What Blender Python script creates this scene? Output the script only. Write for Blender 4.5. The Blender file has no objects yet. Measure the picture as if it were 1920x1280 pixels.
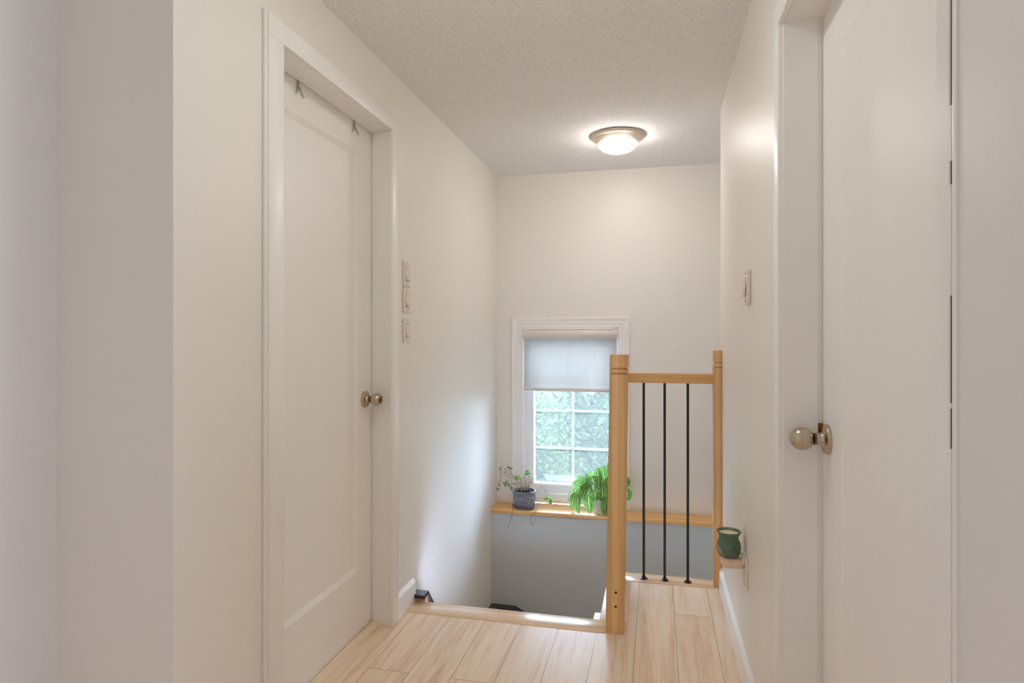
import bpy, bmesh, math, random
from mathutils import Vector, Matrix
from math import pi, sin, cos, radians

scene = bpy.context.scene
COL = scene.collection
random.seed(7)

# ------------------------------------------------------------------ camera
cam_data = bpy.data.cameras.new('camera')
cam = bpy.data.objects.new('camera', cam_data)
COL.objects.link(cam)
cam.location = (0, 0, 1.2)
cam.rotation_euler = (radians(90), 0, 0.2279)
cam_data.sensor_width = 36
cam_data.lens = 36 * 1164.4 / 1920
cam_data.shift_y = -12 / 1920
cam_data.clip_start = 0.02
scene.camera = cam

# ------------------------------------------------------------------ colour management
scene.view_settings.view_transform = 'Standard'
scene.view_settings.look = 'None'
scene.view_settings.gamma = 1.0
scene.view_settings.use_curve_mapping = False
scene.view_settings.exposure = 0.55

# ------------------------------------------------------------------ world (overcast sky) and daylight
SKY = 15.5
world = bpy.data.worlds.new('sky')
scene.world = world
world.use_nodes = True
wn = world.node_tree.nodes
wl = world.node_tree.links
wn.clear()
w_out = wn.new('ShaderNodeOutputWorld')
w_bg = wn.new('ShaderNodeBackground')
w_bg.inputs['Color'].default_value = (0.54, 0.71, 1.0, 1)
w_bg.inputs['Strength'].default_value = SKY
wl.new(w_bg.outputs[0], w_out.inputs[0])


def area_light(name, loc, rot, sx, sy, power, color):
    d = bpy.data.lights.new(name, 'AREA')
    d.shape = 'RECTANGLE'
    d.size = sx
    d.size_y = sy
    d.energy = power
    d.color = color
    o = bpy.data.objects.new(name, d)
    COL.objects.link(o)
    o.location = loc
    o.rotation_euler = rot
    return o


# area light standing in for daylight from an unseen living room window
area_light('daylight_side_window', (2.57, -0.55, 1.4), (0, radians(90), 0), 1.4, 1.7, 28, (0.68, 0.83, 1.08))
ADDED_LAMP_STRENGTH = 21.0     # unseen lamp added above the two doors to brighten the hall
LAMP_STRENGTH = 29.0
LAMP_COLOR = (1.0, 0.955, 0.91)

# many soft inter-reflections between the pale walls
scene.cycles.max_bounces = 20
scene.cycles.diffuse_bounces = 16
scene.cycles.transparent_max_bounces = 16


# ------------------------------------------------------------------ materials
def new_mat(name):
    m = bpy.data.materials.new(name)
    m.use_nodes = True
    nt = m.node_tree
    b = nt.nodes['Principled BSDF']
    return m, nt, b


def rgb(r, g, b):
    """sRGB 0-255 to linear"""
    def f(c):
        c /= 255.0
        return c / 12.92 if c <= 0.04045 else ((c + 0.055) / 1.055) ** 2.4
    return (f(r), f(g), f(b), 1)


def coord(nt, scale=(1, 1, 1), loc=(0, 0, 0), rot=(0, 0, 0)):
    tc = nt.nodes.new('ShaderNodeTexCoord')
    mp = nt.nodes.new('ShaderNodeMapping')
    mp.inputs['Scale'].default_value = scale
    mp.inputs['Location'].default_value = loc
    mp.inputs['Rotation'].default_value = rot
    nt.links.new(tc.outputs['Object'], mp.inputs['Vector'])
    return mp


def noise(nt, vec, scale, detail=3, rough=0.5, dist=0.0):
    n = nt.nodes.new('ShaderNodeTexNoise')
    n.inputs['Scale'].default_value = scale
    n.inputs['Detail'].default_value = detail
    n.inputs['Roughness'].default_value = rough
    n.inputs['Distortion'].default_value = dist
    nt.links.new(vec.outputs[0], n.inputs['Vector'])
    return n


def ramp(nt, fac, stops):
    r = nt.nodes.new('ShaderNodeValToRGB')
    e = r.color_ramp.elements
    while len(e) < len(stops):
        e.new(0.5)
    for i, (p, c) in enumerate(stops):
        e[i].position = p
        e[i].color = c
    nt.links.new(fac, r.inputs['Fac'])
    return r


def bump(nt, b, height, strength, distance=0.002):
    bp = nt.nodes.new('ShaderNodeBump')
    bp.inputs['Strength'].default_value = strength
    bp.inputs['Distance'].default_value = distance
    nt.links.new(height, bp.inputs['Height'])
    nt.links.new(bp.outputs['Normal'], b.inputs['Normal'])


def mix_rgb(nt, fac, a, b, mode='MIX'):
    m = nt.nodes.new('ShaderNodeMix')
    m.data_type = 'RGBA'
    m.blend_type = mode
    for sock, v in ((m.inputs['Factor'], fac), (m.inputs['A'], a), (m.inputs['B'], b)):
        pass
    def put(s, v):
        if hasattr(v, 'links'):
            nt.links.new(v, s)
        else:
            s.default_value = v
    put(m.inputs[0], fac)
    put(m.inputs[6], a)
    put(m.inputs[7], b)
    return m.outputs[2]


def math_node(nt, op, a, b=0.0, c=None):
    m = nt.nodes.new('ShaderNodeMath')
    m.operation = op
    for i, v in enumerate((a, b) if c is None else (a, b, c)):
        if hasattr(v, 'links'):
            nt.links.new(v, m.inputs[i])
        else:
            m.inputs[i].default_value = v
    return m.outputs[0]


def mat_plain(name, col, rough=0.5, metal=0.0, spec=0.5, nscale=0, namp=0.06):
    m, nt, b = new_mat(name)
    b.inputs['Roughness'].default_value = rough
    b.inputs['Metallic'].default_value = metal
    b.inputs['Specular IOR Level'].default_value = spec
    if nscale:
        n = noise(nt, coord(nt), nscale, 3)
        d = tuple(c * (1 - namp) for c in col[:3]) + (1,)
        l = tuple(min(1, c * (1 + namp)) for c in col[:3]) + (1,)
        r = ramp(nt, n.outputs['Fac'], [(0.3, d), (0.7, l)])
        nt.links.new(r.outputs[0], b.inputs['Base Color'])
    else:
        b.inputs['Base Color'].default_value = col
    return m


def mat_paint(name, col, rough, stipple=0.12, spec=0.5, vstreak=True):
    """rolled wall paint: faint stipple and very weak mottling"""
    m, nt, b = new_mat(name)
    b.inputs['Roughness'].default_value = rough
    b.inputs['Specular IOR Level'].default_value = spec
    n = noise(nt, coord(nt), 2.2, 3)
    d = tuple(c * 0.975 for c in col[:3]) + (1,)
    r = ramp(nt, n.outputs['Fac'], [(0.3, d), (0.7, col)])
    nt.links.new(r.outputs[0], b.inputs['Base Color'])
    n2 = noise(nt, coord(nt, (1, 1, 0.55) if vstreak else (1, 1, 1)), 260, 2)
    bump(nt, b, n2.outputs['Fac'], stipple, 0.001)
    return m


def mat_popcorn():
    m, nt, b = new_mat('popcorn_ceiling')
    b.inputs['Roughness'].default_value = 0.95
    b.inputs['Specular IOR Level'].default_value = 0.1
    v = nt.nodes.new('ShaderNodeTexVoronoi')
    v.inputs['Scale'].default_value = 210
    mp = coord(nt)
    nt.links.new(mp.outputs[0], v.inputs['Vector'])
    n = noise(nt, mp, 140, 4, 0.65)
    h = math_node(nt, 'SUBTRACT', n.outputs['Fac'], math_node(nt, 'MULTIPLY', v.outputs['Distance'], 0.7))
    r = ramp(nt, h, [(0.02, rgb(231, 229, 227)), (0.32, rgb(252, 251, 250))])
    nt.links.new(r.outputs[0], b.inputs['Base Color'])
    bump(nt, b, h, 0.6, 0.004)
    return m


def mat_wood(name, stops, axis='z', ring=26, rough=0.42, lam=None):
    """long-grain wood; axis = grain direction"""
    m, nt, b = new_mat(name)
    b.inputs['Roughness'].default_value = rough
    sc = {'x': (0.05, 1, 1), 'y': (1, 0.05, 1), 'z': (1, 1, 0.05)}[axis]
    mp = coord(nt, sc)
    n1 = noise(nt, mp, ring, 4, 0.6, 0.6)
    n2 = noise(nt, mp, ring * 7, 2, 0.6)
    f = math_node(nt, 'ADD', math_node(nt, 'MULTIPLY', n1.outputs['Fac'], 0.75), math_node(nt, 'MULTIPLY', n2.outputs['Fac'], 0.25))
    r = ramp(nt, f, stops)
    out = r.outputs[0]
    if lam:  # glued-up laminations: each strip a slightly different tone
        tc = nt.nodes.new('ShaderNodeTexCoord')
        sep = nt.nodes.new('ShaderNodeSeparateXYZ')
        nt.links.new(tc.outputs['Object'], sep.inputs[0])
        k = math_node(nt, 'FLOOR', math_node(nt, 'MULTIPLY', math_node(nt, 'ADD', sep.outputs['X'], 0.41), 1.0 / lam))
        tone = ramp(nt, math_node(nt, 'FRACT', math_node(nt, 'MULTIPLY', k, 0.618)), [(0.2, (0.78, 0.73, 0.66, 1)), (0.9, (1, 1, 1, 1))])
        out = mix_rgb(nt, 1.0, out, tone.outputs[0], 'MULTIPLY')
    nt.links.new(out, b.inputs['Base Color'])
    bump(nt, b, n2.outputs['Fac'], 0.08, 0.001)
    return m


def mat_planks():
    """oak laminate boards running away from the camera (along y), 155 mm wide, with staggered end joints"""
    W, L0 = 0.1553, 1.21
    m, nt, b = new_mat('oak_laminate')
    tc = nt.nodes.new('ShaderNodeTexCoord')
    sep = nt.nodes.new('ShaderNodeSeparateXYZ')
    nt.links.new(tc.outputs['Object'], sep.inputs[0])
    X, Y = sep.outputs['X'], sep.outputs['Y']
    xs = math_node(nt, 'DIVIDE', math_node(nt, 'ADD', X, 0.079), W)
    k = math_node(nt, 'FLOOR', xs)
    fx = math_node(nt, 'SUBTRACT', xs, k)
    par = math_node(nt, 'ABSOLUTE', math_node(nt, 'MODULO', k, 2.0))
    off = math_node(nt, 'ADD', 2.067, math_node(nt, 'MULTIPLY', par, 0.698))
    ys = math_node(nt, 'DIVIDE', math_node(nt, 'SUBTRACT', Y, off), L0)
    j = math_node(nt, 'FLOOR', ys)
    fy = math_node(nt, 'SUBTRACT', ys, j)
    # seams
    ex = math_node(nt, 'MINIMUM', fx, math_node(nt, 'SUBTRACT', 1.0, fx))
    ey = math_node(nt, 'MINIMUM', fy, math_node(nt, 'SUBTRACT', 1.0, fy))
    sx = math_node(nt, 'LESS_THAN', ex, 0.0008 / W)
    sy = math_node(nt, 'LESS_THAN', ey, 0.0009 / L0)
    seam = math_node(nt, 'MAXIMUM', sx, sy)
    # per board seed
    cmb = nt.nodes.new('ShaderNodeCombineXYZ')
    nt.links.new(k, cmb.inputs[0])
    nt.links.new(j, cmb.inputs[1])
    wn_ = nt.nodes.new('ShaderNodeTexWhiteNoise')
    wn_.noise_dimensions = '2D'
    nt.links.new(cmb.outputs[0], wn_.inputs['Vector'])
    # grain coordinates, shifted per board
    gv = nt.nodes.new('ShaderNodeCombineXYZ')
    nt.links.new(math_node(nt, 'MULTIPLY', X, 1.0), gv.inputs[0])
    nt.links.new(math_node(nt, 'MULTIPLY', Y, 0.055), gv.inputs[1])
    nt.links.new(math_node(nt, 'MULTIPLY', wn_.outputs['Value'], 40.0), gv.inputs[2])
    g1 = noise(nt, gv, 18, 5, 0.62, 0.9)
    g2 = noise(nt, gv, 120, 3, 0.6)
    kv = nt.nodes.new('ShaderNodeCombineXYZ')
    nt.links.new(X, kv.inputs[0])
    nt.links.new(math_node(nt, 'MULTIPLY', Y, 0.28), kv.inputs[1])
    nt.links.new(math_node(nt, 'MULTIPLY', wn_.outputs['Value'], 23.0), kv.inputs[2])
    kn = noise(nt, kv, 13, 2, 0.5)
    f = math_node(nt, 'ADD', math_node(nt, 'MULTIPLY', g1.outputs['Fac'], 0.7), math_node(nt, 'MULTIPLY', g2.outputs['Fac'], 0.3))
    base = ramp(nt, f, [(0.30, rgb(206, 170, 134)), (0.43, rgb(234, 205, 172)), (0.52, rgb(243, 221, 194)), (0.68, rgb(249, 234, 212))])
    tone = ramp(nt, wn_.outputs['Value'], [(0, (0.90, 0.89, 0.87, 1)), (1, (1.0, 1.0, 1.0, 1))])
    c1 = mix_rgb(nt, 1.0, base.outputs[0], tone.outputs[0], 'MULTIPLY')
    knf = ramp(nt, kn.outputs['Fac'], [(0.76, (0, 0, 0, 1)), (0.82, (0.55, 0.55, 0.55, 1))])
    c2 = mix_rgb(nt, knf.outputs[0], c1, rgb(120, 98, 80))
    c3 = mix_rgb(nt, math_node(nt, 'MULTIPLY', seam, 0.9), c2, rgb(84, 62, 44))
    nt.links.new(c3, b.inputs['Base Color'])
    b.inputs['Roughness'].default_value = 0.38
    b.inputs['Specular IOR Level'].default_value = 0.42
    hh = math_node(nt, 'SUBTRACT', math_node(nt, 'MULTIPLY', g2.outputs['Fac'], 0.25), seam)
    bump(nt, b, hh, 0.18, 0.001)
    return m


def mat_metal(name, col, rough=0.3):
    m, nt, b = new_mat(name)
    b.inputs['Metallic'].default_value = 1.0
    b.inputs['Base Color'].default_value = col
    n = noise(nt, coord(nt, (1, 1, 1)), 300, 2)
    r = ramp(nt, n.outputs['Fac'], [(0.3, (rough * 0.85,) * 3 + (1,)), (0.7, (rough * 1.15,) * 3 + (1,))])
    nt.links.new(r.outputs[0], b.inputs['Roughness'])
    return m


def mat_window_glass():
    """clear pane with a pale translucent film standing in for glare haze"""
    m, nt, b = new_mat('window_glass')
    nt.nodes.remove(b)
    out = nt.nodes['Material Output']
    tr = nt.nodes.new('ShaderNodeBsdfTransparent')
    tr.inputs['Color'].default_value = (0.97, 1.0, 0.99, 1)
    gl = nt.nodes.new('ShaderNodeBsdfGlossy')
    gl.inputs['Roughness'].default_value = 0.02
    lw = nt.nodes.new('ShaderNodeFresnel')
    lw.inputs['IOR'].default_value = 1.3
    m1 = nt.nodes.new('ShaderNodeMixShader')
    nt.links.new(lw.outputs[0], m1.inputs[0])
    nt.links.new(tr.outputs[0], m1.inputs[1])
    nt.links.new(gl.outputs[0], m1.inputs[2])
    tl = nt.nodes.new('ShaderNodeBsdfTranslucent')  # pale film laid over the view as a veil of glare haze
    tl.inputs['Color'].default_value = (1.0, 0.95, 0.82, 1)
    n = noise(nt, coord(nt), 160, 2)
    r = ramp(nt, n.outputs['Fac'], [(0.3, (0.045,) * 3 + (1,)), (0.7, (0.055,) * 3 + (1,))])
    m2 = nt.nodes.new('ShaderNodeMixShader')
    nt.links.new(r.outputs[0], m2.inputs[0])
    nt.links.new(m1.outputs[0], m2.inputs[1])
    nt.links.new(tl.outputs[0], m2.inputs[2])
    nt.links.new(m2.outputs[0], out.inputs['Surface'])
    return m


def mat_translucent(name, col, tcol, fac, rough=0.6, streak=None):
    m, nt, b = new_mat(name)
    out = nt.nodes['Material Output']
    b.inputs['Roughness'].default_value = rough
    b.inputs['Base Color'].default_value = col
    tl = nt.nodes.new('ShaderNodeBsdfTranslucent')
    tl.inputs['Color'].default_value = tcol
    if streak:
        n = noise(nt, coord(nt, streak), 95, 4, 0.75)
        r = ramp(nt, n.outputs['Fac'], [(0.3, tuple(c * 0.82 for c in tcol[:3]) + (1,)), (0.7, tcol)])
        nt.links.new(r.outputs[0], tl.inputs['Color'])
    ms = nt.nodes.new('ShaderNodeMixShader')
    ms.inputs[0].default_value = fac
    nt.links.new(b.outputs[0], ms.inputs[1])
    nt.links.new(tl.outputs[0], ms.inputs[2])
    nt.links.new(ms.outputs[0], out.inputs['Surface'])
    return m


def mat_leaf_pattern(name):
    """prayer-plant leaf: pale midrib and side veins, dark blotches either side of the midrib (from the leaf's own UV map)"""
    m, nt, b = new_mat(name)
    out = nt.nodes['Material Output']
    uv = nt.nodes.new('ShaderNodeUVMap')
    sep = nt.nodes.new('ShaderNodeSeparateXYZ')
    nt.links.new(uv.outputs[0], sep.inputs[0])
    U, V = sep.outputs['X'], sep.outputs['Y']     # U across (0..1), V along
    ac = math_node(nt, 'MULTIPLY', math_node(nt, 'ABSOLUTE', math_node(nt, 'SUBTRACT', U, 0.5)), 2.0)
    ph = math_node(nt, 'SUBTRACT', math_node(nt, 'MULTIPLY', V, 8.0), math_node(nt, 'MULTIPLY', ac, 1.6))
    fr = math_node(nt, 'FRACT', ph)
    tri = math_node(nt, 'ABSOLUTE', math_node(nt, 'SUBTRACT', fr, 0.5))      # 0 mid of bay, .5 on vein
    n = noise(nt, coord(nt), 55, 2)
    green = ramp(nt, n.outputs['Fac'], [(0.3, rgb(92, 160, 62)), (0.7, rgb(150, 200, 112))])
    blot_w = math_node(nt, 'SUBTRACT', 0.40, math_node(nt, 'MULTIPLY', ac, 0.55))
    blot = math_node(nt, 'LESS_THAN', tri, blot_w)
    inner = math_node(nt, 'GREATER_THAN', ac, 0.10)
    outer = math_node(nt, 'LESS_THAN', ac, 0.50)
    bm_ = math_node(nt, 'MULTIPLY', math_node(nt, 'MULTIPLY', blot, inner), outer)
    c1 = mix_rgb(nt, math_node(nt, 'MULTIPLY', bm_, 0.85), green.outputs[0], rgb(44, 84, 34))
    rib = math_node(nt, 'LESS_THAN', ac, 0.085)
    vein = math_node(nt, 'MULTIPLY', math_node(nt, 'GREATER_THAN', tri, 0.46), 0.4)
    pal = math_node(nt, 'MAXIMUM', rib, vein)
    c2 = mix_rgb(nt, pal, c1, rgb(212, 232, 158))
    nt.links.new(c2, b.inputs['Base Color'])
    b.inputs['Roughness'].default_value = 0.3
    tl = nt.nodes.new('ShaderNodeBsdfTranslucent')
    nt.links.new(c2, tl.inputs['Color'])
    ms = nt.nodes.new('ShaderNodeMixShader')
    ms.inputs[0].default_value = 0.45
    nt.links.new(b.outputs[0], ms.inputs[1])
    nt.links.new(tl.outputs[0], ms.inputs[2])
    nt.links.new(ms.outputs[0], out.inputs['Surface'])
    return m


def mat_foliage(name, dark, light):
    m, nt, b = new_mat(name)
    out = nt.nodes['Material Output']
    geo = nt.nodes.new('ShaderNodeNewGeometry')
    r = ramp(nt, geo.outputs['Random Per Island'], [(0.0, dark), (1.0, light)])
    n = noise(nt, coord(nt), 1.3, 2)
    r2 = ramp(nt, n.outputs['Fac'], [(0.35, (0.7, 0.78, 0.8, 1)), (0.65, (1, 1, 1, 1))])
    c = mix_rgb(nt, 1.0, r.outputs[0], r2.outputs[0], 'MULTIPLY')
    nt.links.new(c, b.inputs['Base Color'])
    b.inputs['Roughness'].default_value = 0.5
    tl = nt.nodes.new('ShaderNodeBsdfTranslucent')
    nt.links.new(c, tl.inputs['Color'])
    ms = nt.nodes.new('ShaderNodeMixShader')
    ms.inputs[0].default_value = 0.4
    nt.links.new(b.outputs[0], ms.inputs[1])
    nt.links.new(tl.outputs[0], ms.inputs[2])
    nt.links.new(ms.outputs[0], out.inputs['Surface'])
    return m


def mat_lamp_glass(name, strength, color):
    m, nt, b = new_mat(name)
    b.inputs['Base Color'].default_value = (0.95, 0.93, 0.9, 1)
    b.inputs['Roughness'].default_value = 0.3
    b.inputs['Emission Color'].default_value = color + (1,)
    b.inputs['Emission Strength'].default_value = strength
    return m


M = {}
M['wall'] = mat_paint('cream_wall_paint', rgb(238, 234, 227), 0.42)
M['wall_sheen'] = mat_paint('cream_satin_wall_paint', rgb(238, 234, 227), 0.42, 0.10, 0.28)
M['near_wall'] = mat_paint('daylight_tinted_wall_paint', rgb(233, 231, 230), 0.5)  # cool daylight cast on these walls put into the paint colour
M['trim'] = mat_paint('white_trim_paint', rgb(244, 242, 239), 0.36, 0.03)
M['door'] = mat_paint('white_door_paint', rgb(244, 242, 239), 0.46, 0.05, 0.32)
M['ceiling'] = mat_popcorn()
M['grey_wall'] = mat_paint('grey_wall_paint', rgb(206, 212, 214), 0.55, 0.1)
M['white_vinyl'] = mat_plain('white_vinyl', rgb(246, 247, 248), 0.35, nscale=8, namp=0.02)
M['planks'] = mat_planks()
M['nosing_x'] = mat_wood('oak_nosing_across', [(0.3, rgb(178, 138, 102)), (0.45, rgb(226, 194, 158)), (0.7, rgb(242, 218, 188))], 'x', 22, 0.2)
M['nosing_y'] = mat_wood('oak_nosing_along', [(0.3, rgb(200, 168, 134)), (0.45, rgb(232, 206, 174)), (0.7, rgb(244, 224, 198))], 'y', 22, 0.3)
M['ledge'] = mat_wood('clear_pine_ledge', [(0.3, rgb(218, 160, 92)), (0.5, rgb(242, 190, 120)), (0.7, rgb(250, 210, 148))], 'x', 14, 0.28)
M['newel'] = mat_wood('laminated_maple', [(0.3, rgb(222, 174, 116)), (0.5, rgb(238, 196, 140)), (0.7, rgb(246, 210, 158))], 'z', 20, 0.4, lam=0.0235)
M['rail'] = mat_wood('maple_rail', [(0.3, rgb(206, 158, 102)), (0.5, rgb(226, 180, 122)), (0.7, rgb(238, 196, 142))], 'x', 22, 0.38)
M['rail_y'] = mat_wood('maple_rail_along', [(0.3, rgb(206, 158, 102)), (0.5, rgb(226, 180, 122)), (0.7, rgb(238, 196, 142))], 'y', 22, 0.38)
M['stair'] = mat_wood('stair_oak', [(0.3, rgb(150, 116, 84)), (0.5, rgb(182, 146, 110)), (0.7, rgb(202, 168, 132))], 'x', 22, 0.4)
M['black'] = mat_plain('black_iron', rgb(30, 26, 24), 0.42, 0.0, 0.5, 60, 0.2)
M['black_flange'] = mat_plain('black_flange_metal', rgb(44, 44, 50), 0.25, 0.6, 0.5, 60, 0.1)
M['dark_rail'] = mat_plain('dark_stained_rail', rgb(40, 38, 40), 0.22, 0.0, 0.6, 30, 0.2)
M['nickel'] = mat_metal('brushed_nickel', rgb(196, 182, 160), 0.24)
M['nickel_dark'] = mat_metal('dark_nickel', rgb(120, 106, 88), 0.3)
M['brass'] = mat_metal('aged_brass', rgb(150, 96, 44), 0.4)
M['hole'] = mat_plain('dark_plug_and_gap_shade', rgb(46, 26, 16), 0.6, nscale=80)
M['plastic'] = mat_plain('ivory_plastic', rgb(232, 222, 210), 0.3, nscale=12, namp=0.015)
M['plastic_shadow'] = mat_plain('slot_shade_plastic', rgb(172, 158, 142), 0.5, nscale=12, namp=0.03)  # darker copy of the ivory plastic, painting the shade round the slot
M['plug_plastic'] = mat_plain('beige_plug_plastic', rgb(228, 208, 184), 0.4, nscale=12, namp=0.02)
M['hook_grey'] = mat_plain('grey_hook_paint', rgb(178, 170, 160), 0.35, nscale=40, namp=0.04)
M['screw'] = mat_plain('painted_screw', rgb(150, 134, 118), 0.4, 0.3, nscale=90)
M['lamp_metal'] = mat_metal('lamp_pan_nickel', rgb(222, 208, 192), 0.42)
M['lamp_glass'] = mat_lamp_glass('lit_frosted_glass', LAMP_STRENGTH, LAMP_COLOR)
M['added_lamp_glass'] = mat_lamp_glass('lit_added_lamp_glass', ADDED_LAMP_STRENGTH, (0.95, 1.0, 0.97))
M['glass'] = mat_window_glass()
M['shade'] = mat_translucent('roller_shade_fabric', rgb(220, 222, 224), (0.72, 0.67, 0.62, 1), 0.58, 0.8, (1, 1, 0.04))
M['cassette'] = mat_plain('cassette_beige', rgb(226, 219, 211), 0.35, nscale=10, namp=0.02)
M['wax_pot'] = mat_plain('green_glaze', rgb(88, 114, 94), 0.3, nscale=22, namp=0.15)
M['wax_line'] = mat_plain('cream_glaze_line', rgb(196, 190, 142), 0.4, nscale=30)
M['wax'] = mat_plain('cream_wax', rgb(226, 214, 170), 0.5, nscale=20, namp=0.04)
M['soil'] = mat_plain('dark_potting_soil', rgb(52, 42, 40), 0.9, nscale=120, namp=0.6)
M['maranta'] = mat_leaf_pattern('prayer_plant_leaf')
M['clover'] = mat_translucent('small_green_leaf', rgb(70, 140, 40), (0.20, 0.50, 0.08, 1), 0.4, 0.4)
M['stem'] = mat_plain('dry_woody_stem', rgb(182, 166, 150), 0.7, nscale=90, namp=0.35)
M['stem_green'] = mat_plain('green_stem', rgb(110, 150, 70), 0.5, nscale=60, namp=0.15)
M['root'] = mat_plain('dark_root', rgb(58, 52, 50), 0.8, nscale=90, namp=0.3)
M['white_pot'] = mat_plain('pale_grey_pot', rgb(214, 220, 222), 0.35, nscale=14, namp=0.03)
M['grass'] = mat_plain('lawn_grass', rgb(26, 36, 20), 0.9, nscale=6, namp=0.3)
M['bark'] = mat_plain('grey_brown_bark', rgb(120, 108, 98), 0.9, nscale=18, namp=0.3)
M['twig'] = mat_plain('bare_pale_twig', rgb(84, 78, 72), 0.8, nscale=30, namp=0.2)
M['siding'] = mat_plain('exterior_siding', rgb(196, 196, 192), 0.7, nscale=6, namp=0.04)


def mat_pot_glaze():
    m, nt, b = new_mat('blue_grey_embossed_pot')
    mp = coord(nt, (1, 1, 2.2))
    n = noise(nt, mp, 42, 4, 0.6, 1.2)
    r = ramp(nt, n.outputs['Fac'], [(0.35, rgb(94, 102, 116)), (0.62, rgb(148, 156, 170))])
    nt.links.new(r.outputs[0], b.inputs['Base Color'])
    b.inputs['Roughness'].default_value = 0.4
    bump(nt, b, n.outputs['Fac'], 0.6, 0.006)
    return m


M['pot'] = mat_pot_glaze()


# ------------------------------------------------------------------ mesh helper
class MB:
    def __init__(self):
        self.bm = bmesh.new()
        self.uv = None

    def box(self, x0, x1, y0, y1, z0, z1, bevel=0.0, seg=1):
        vs = [self.bm.verts.new(p) for p in ((x0, y0, z0), (x1, y0, z0), (x1, y1, z0), (x0, y1, z0), (x0, y0, z1), (x1, y0, z1), (x1, y1, z1), (x0, y1, z1))]
        fs = [self.bm.faces.new([vs[i] for i in f]) for f in ((3, 2, 1, 0), (4, 5, 6, 7), (0, 1, 5, 4), (1, 2, 6, 5), (2, 3, 7, 6), (3, 0, 4, 7))]
        if bevel:
            es = list({e for f in fs for e in f.edges})
            bmesh.ops.bevel(self.bm, geom=es, offset=bevel, segments=seg, affect='EDGES', profile=0.5)
        return vs

    def quad(self, *ps):
        return self.bm.faces.new([self.bm.verts.new(p) for p in ps])

    def prism(self, profile, p0, p1, up):
        """extrude a closed 2D profile (a,b) from p0 to p1; a runs along side vector, b along up"""
        p0, p1, up = Vector(p0), Vector(p1), Vector(up).normalized()
        d = (p1 - p0).normalized()
        side = d.cross(up).normalized()
        r0 = [self.bm.verts.new(p0 + side * a + up * b) for a, b in profile]
        r1 = [self.bm.verts.new(p1 + side * a + up * b) for a, b in profile]
        n = len(profile)
        for i in range(n):
            self.bm.faces.new((r0[i], r0[(i + 1) % n], r1[(i + 1) % n], r1[i]))
        self.bm.faces.new(list(reversed(r0)))
        self.bm.faces.new(r1)

    def lathe(self, prof, origin, axis=(0, 0, 1), seg=40, cap0=True, cap1=True, sx=1.0, sy=1.0):
        """prof: list of (r, h) along axis"""
        o, a = Vector(origin), Vector(axis).normalized()
        t = Vector((1, 0, 0)) if abs(a.x) < 0.9 else Vector((0, 1, 0))
        u = (t - a * t.dot(a)).normalized()
        v = a.cross(u)
        rings = []
        for r, h in prof:
            if r <= 1e-6:
                rings.append([self.bm.verts.new(o + a * h)])
            else:
                rings.append([self.bm.verts.new(o + a * h + u * (r * sx * cos(2 * pi * i / seg)) + v * (r * sy * sin(2 * pi * i / seg))) for i in range(seg)])
        for r0, r1 in zip(rings, rings[1:]):
            for i in range(seg):
                k = (i + 1) % seg
                if len(r0) == 1 and len(r1) == 1:
                    continue
                if len(r0) == 1:
                    self.bm.faces.new((r0[0], r1[k], r1[i]))
                elif len(r1) == 1:
                    self.bm.faces.new((r0[i], r0[k], r1[0]))
                else:
                    self.bm.faces.new((r0[i], r0[k], r1[k], r1[i]))
        if cap0 and len(rings[0]) > 1:
            self.bm.faces.new(list(reversed(rings[0])))
        if cap1 and len(rings[-1]) > 1:
            self.bm.faces.new(rings[-1])

    def tube(self, pts, r0, r1=None, seg=8):
        pts = [Vector(p) for p in pts]
        r1 = r0 if r1 is None else r1
        n = len(pts)
        prev = None
        ref = None
        for i, p in enumerate(pts):
            d = (pts[min(i + 1, n - 1)] - pts[max(i - 1, 0)]).normalized()
            if ref is None:
                ref = Vector((0, 0, 1)) if abs(d.z) < 0.9 else Vector((1, 0, 0))
            u = (ref - d * ref.dot(d)).normalized()
            v = d.cross(u)
            ref = u
            r = r0 + (r1 - r0) * i / max(1, n - 1)
            ring = [self.bm.verts.new(p + u * (r * cos(2 * pi * k / seg)) + v * (r * sin(2 * pi * k / seg))) for k in range(seg)]
            if prev:
                for k in range(seg):
                    self.bm.faces.new((prev[k], prev[(k + 1) % seg], ring[(k + 1) % seg], ring[k]))
            else:
                self.bm.faces.new(list(reversed(ring)))
            prev = ring
        self.bm.faces.new(prev)

    def leaf(self, base, tip, width, normal, bow=0.15, cup=0.12, nl=8, nw=4):
        """ovate leaf, UV: u across, v along"""
        if self.uv is None:
            self.uv = self.bm.loops.layers.uv.new('leaf')
        base, tip, normal = Vector(base), Vector(tip), Vector(normal)
        d = tip - base
        ln = d.length
        d.normalize()
        n = (normal - d * normal.dot(d)).normalized()
        s = d.cross(n)
        grid = []
        for i in range(nl + 1):
            t = i / nl
            w = width * 0.5 * (sin(pi * min(1, t ** 0.85)) ** 0.62) if 0 < t < 1 else 0.0
            w = max(w, width * 0.02)
            row = []
            for j in range(nw + 1):
                a = j / nw * 2 - 1
                p = base + d * (ln * t) + s * (a * w) + n * (bow * ln * sin(pi * t) + cup * w * (abs(a) ** 1.5) + 0.012 * ln * sin(t * 26 + a))
                row.append((self.bm.verts.new(p), (j / nw, t)))
            grid.append(row)
        for i in range(nl):
            for j in range(nw):
                q = (grid[i][j], grid[i][j + 1], grid[i + 1][j + 1], grid[i + 1][j])
                f = self.bm.faces.new([a[0] for a in q])
                for lp, a in zip(f.loops, q):
                    lp[self.uv].uv = a[1]

    def shear(self, fn):
        for v in self.bm.verts:
            v.co = Vector(fn(v.co))

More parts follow.
